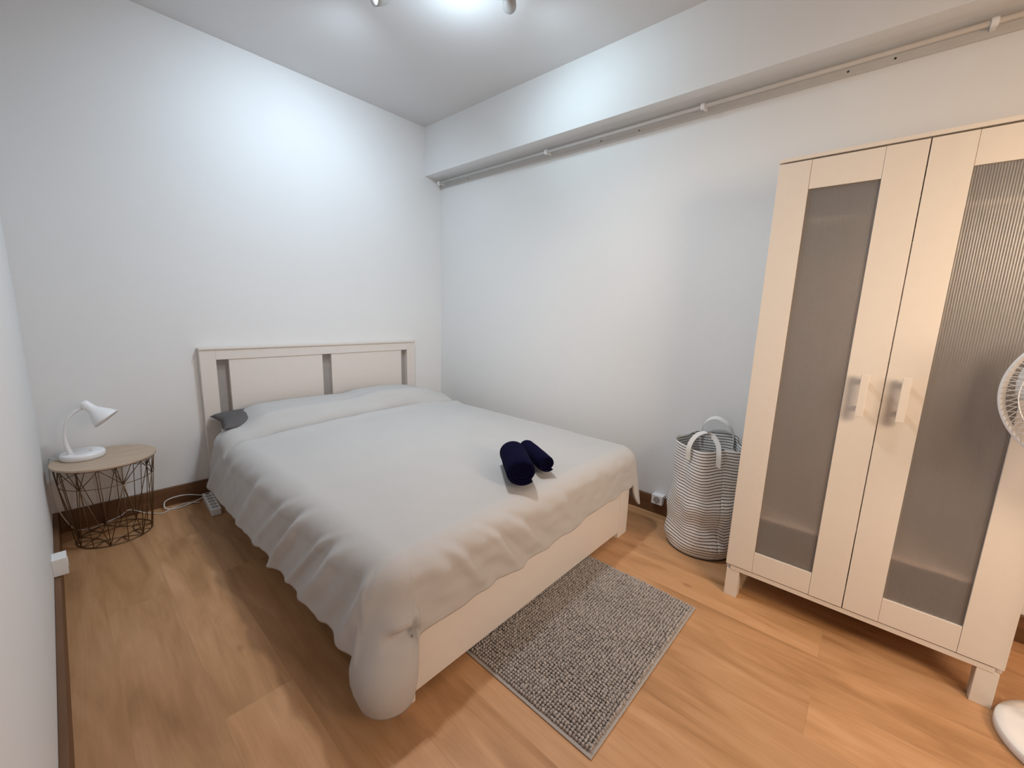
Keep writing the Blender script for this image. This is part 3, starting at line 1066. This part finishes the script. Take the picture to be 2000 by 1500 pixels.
# ------------------------------------------------------------------ wall sockets
ws = thing('wall_socket', 'white surface-mounted socket above the baseboard between bed and laundry bag', 'wall socket', (2.529, -2.176, 0.103))
sb = newobj('socket_box', boxes((-0.049, 0.0, -0.034, 0.034, -0.0285, 0.0285)), M_PLASTIC, ws, bevel=0.002)
Mx = Matrix.Translation((-0.049, 0, 0)) @ Matrix.Rotation(-pi / 2, 4, 'Y')
bm = bmesh.new()
lathe(bm, [(0.021, 0.0002), (0.021, 0.0015), (0.0195, 0.0015), (0.018, 0.0004), (0.0, 0.0004)], 32, Mx)
newobj('socket_ring', bm, M_GREY, ws)
bm = bmesh.new()
for yy in (-0.0095, 0.0095):
    lathe(bm, [(0.0027, 0.0), (0.0027, 0.0012), (0.0, 0.0012)], 12, Matrix.Translation((-0.049, yy, 0)) @ Matrix.Rotation(-pi / 2, 4, 'Y'))
box(bm, -0.0505, -0.0490, -0.003, 0.003, -0.019, -0.014)
newobj('pin_hole', bm, M_DARK, ws)
wl = thing('wall_socket', 'white boxy socket on the left wall above the baseboard, seen edge-on', 'wall socket', (0.0, -0.712, 0.150))
newobj('socket_box', boxes((0.0, 0.042, -0.036, 0.036, -0.036, 0.036)), M_PLASTIC, wl, bevel=0.002)
Mx = Matrix.Translation((0.042, 0, 0)) @ Matrix.Rotation(pi / 2, 4, 'Y')
bm = bmesh.new()
lathe(bm, [(0.022, 0.0002), (0.022, 0.0015), (0.020, 0.0015), (0.018, 0.0004), (0.0, 0.0004)], 32, Mx)
newobj('socket_ring', bm, M_PLASTIC, wl)

# ------------------------------------------------------------------ pedestal fan
FB = Vector((1.926, -3.684, 0))
fan = thing('pedestal_fan', 'white pedestal fan with round wire cage in front of the wardrobe', 'fan', FB)
bm = bmesh.new()
lathe(bm, [(0.0, 0.0), (0.188, 0.0), (0.193, 0.005), (0.193, 0.024), (0.190, 0.029), (0.17, 0.0325), (0.06, 0.040), (0.03, 0.045), (0.0, 0.045)], 96)
bmesh.ops.remove_doubles(bm, verts=bm.verts, dist=1e-5)
newobj('fan_base', bm, M_FAN, fan, smooth=True)
FC = Vector((1.80, -3.497, 1.046)) - FB
FN = Vector((-cos(0.6), sin(0.6), 0))
PB = Vector((0.0, 0.075, 0))
bm = bmesh.new()
tube(bm, [PB + Vector((0, -0.03, 0.030)), PB + Vector((0, 0, 0.5))], 0.016, 16)
tube(bm, [PB + Vector((0, 0, 0.5)), FC - FN * 0.135 + Vector((0, 0, -0.06))], 0.012, 16)
newobj('pole', bm, M_FAN, fan, smooth=True)
MF = Matrix.Translation(FC) @ FN.to_track_quat('Z', 'Y').to_matrix().to_4x4()
bm = bmesh.new()
lathe(bm, [(0.0, -0.20), (0.03, -0.197), (0.048, -0.18), (0.055, -0.14), (0.055, -0.09), (0.045, -0.075), (0.0, -0.075)], 40, MF)
newobj('motor_housing', bm, M_FAN, fan, smooth=True)
FR = 0.190


def cage(front):
    bm = bmesh.new()
    s = 1 if front else -1
    dep = 0.045 if front else 0.065
    nW = 72
    for k in range(nW):
        a = 2 * pi * k / nW
        pts = []
        for q in range(11):
            t = q / 10
            r = 0.042 + (FR - 0.003 - 0.042) * t
            z = s * (0.010 + dep * cos(min(1, t) ** 1.7 * pi / 2)) if t < 1 else s * 0.006
            tw = (0.38 if front else -0.30) * (t - 1)
            pts.append(MF @ Vector((r * cos(a + tw), r * sin(a + tw), z)))
        tube(bm, pts, 0.0011, 5)
    for r, t in ((0.075, None), (0.13, None)):
        tt = (r - 0.042) / (FR - 0.045)
        z = s * (0.010 + dep * cos(tt ** 1.7 * pi / 2))
        tube(bm, [MF @ Vector((r * cos(2 * pi * k / 60), r * sin(2 * pi * k / 60), z)) for k in range(60)], 0.0013, 6, closed=True)
    return newobj('front_grille' if front else 'rear_grille', bm, M_FAN, fan, smooth=True)


cage(True)
cage(False)
bm = bmesh.new()
lathe(bm, [(FR - 0.008, 0.011), (FR - 0.001, 0.010), (FR + 0.001, 0.004), (FR + 0.001, -0.004), (FR - 0.001, -0.010), (FR - 0.008, -0.011), (FR - 0.008, 0.011)], 96, MF)
newobj('cage_ring', bm, M_FAN, fan, smooth=True)
bm = bmesh.new()
lathe(bm, [(0.0, 0.062), (0.030, 0.061), (0.043, 0.056), (0.045, 0.050), (0.0, 0.048)], 40, MF)
newobj('badge_cap', bm, M_FAN, fan, smooth=True)
bm = bmesh.new()
lathe(bm, [(0.0, 0.022), (0.022, 0.020), (0.026, 0.0), (0.026, -0.03), (0.0, -0.03)], 32, MF)
newobj('blade_hub', bm, M_BLADE, fan, smooth=True)
for k in range(3):
    bm = bmesh.new()
    a0_ = 2 * pi * k / 3 + 0.3
    g = {}
    for i in range(13):
        for j in range(9):
            t, u = i / 12, j / 8
            r = 0.022 + (0.165 - 0.022) * t
            wdt = 0.35 + 0.75 * sm(0, 0.6, t) - 0.35 * sm(0.75, 1.0, t)
            a = a0_ + (u - 0.35) * wdt * 1.25 + 0.25 * t
            z = 0.016 - 0.032 * u + 0.004 * sin(pi * u)
            for o in (0, 1):
                g[i, j, o] = bm.verts.new(MF @ Vector((r * cos(a), r * sin(a), z + (0.0009 if o else -0.0009))))
    for i in range(12):
        for j in range(8):
            bm.faces.new((g[i, j, 1], g[i + 1, j, 1], g[i + 1, j + 1, 1], g[i, j + 1, 1]))
            bm.faces.new((g[i, j, 0], g[i, j + 1, 0], g[i + 1, j + 1, 0], g[i + 1, j, 0]))
    for i in range(12):
        for j in (0, 8):
            bm.faces.new((g[i, j, 0], g[i + 1, j, 0], g[i + 1, j, 1], g[i, j, 1]))
    for j in range(8):
        for i in (0, 12):
            bm.faces.new((g[i, j, 0], g[i, j + 1, 0], g[i, j + 1, 1], g[i, j, 1]))
    bmesh.ops.recalc_face_normals(bm, faces=bm.faces)
    newobj('fan_blade', bm, M_BLADE, fan, smooth=True)
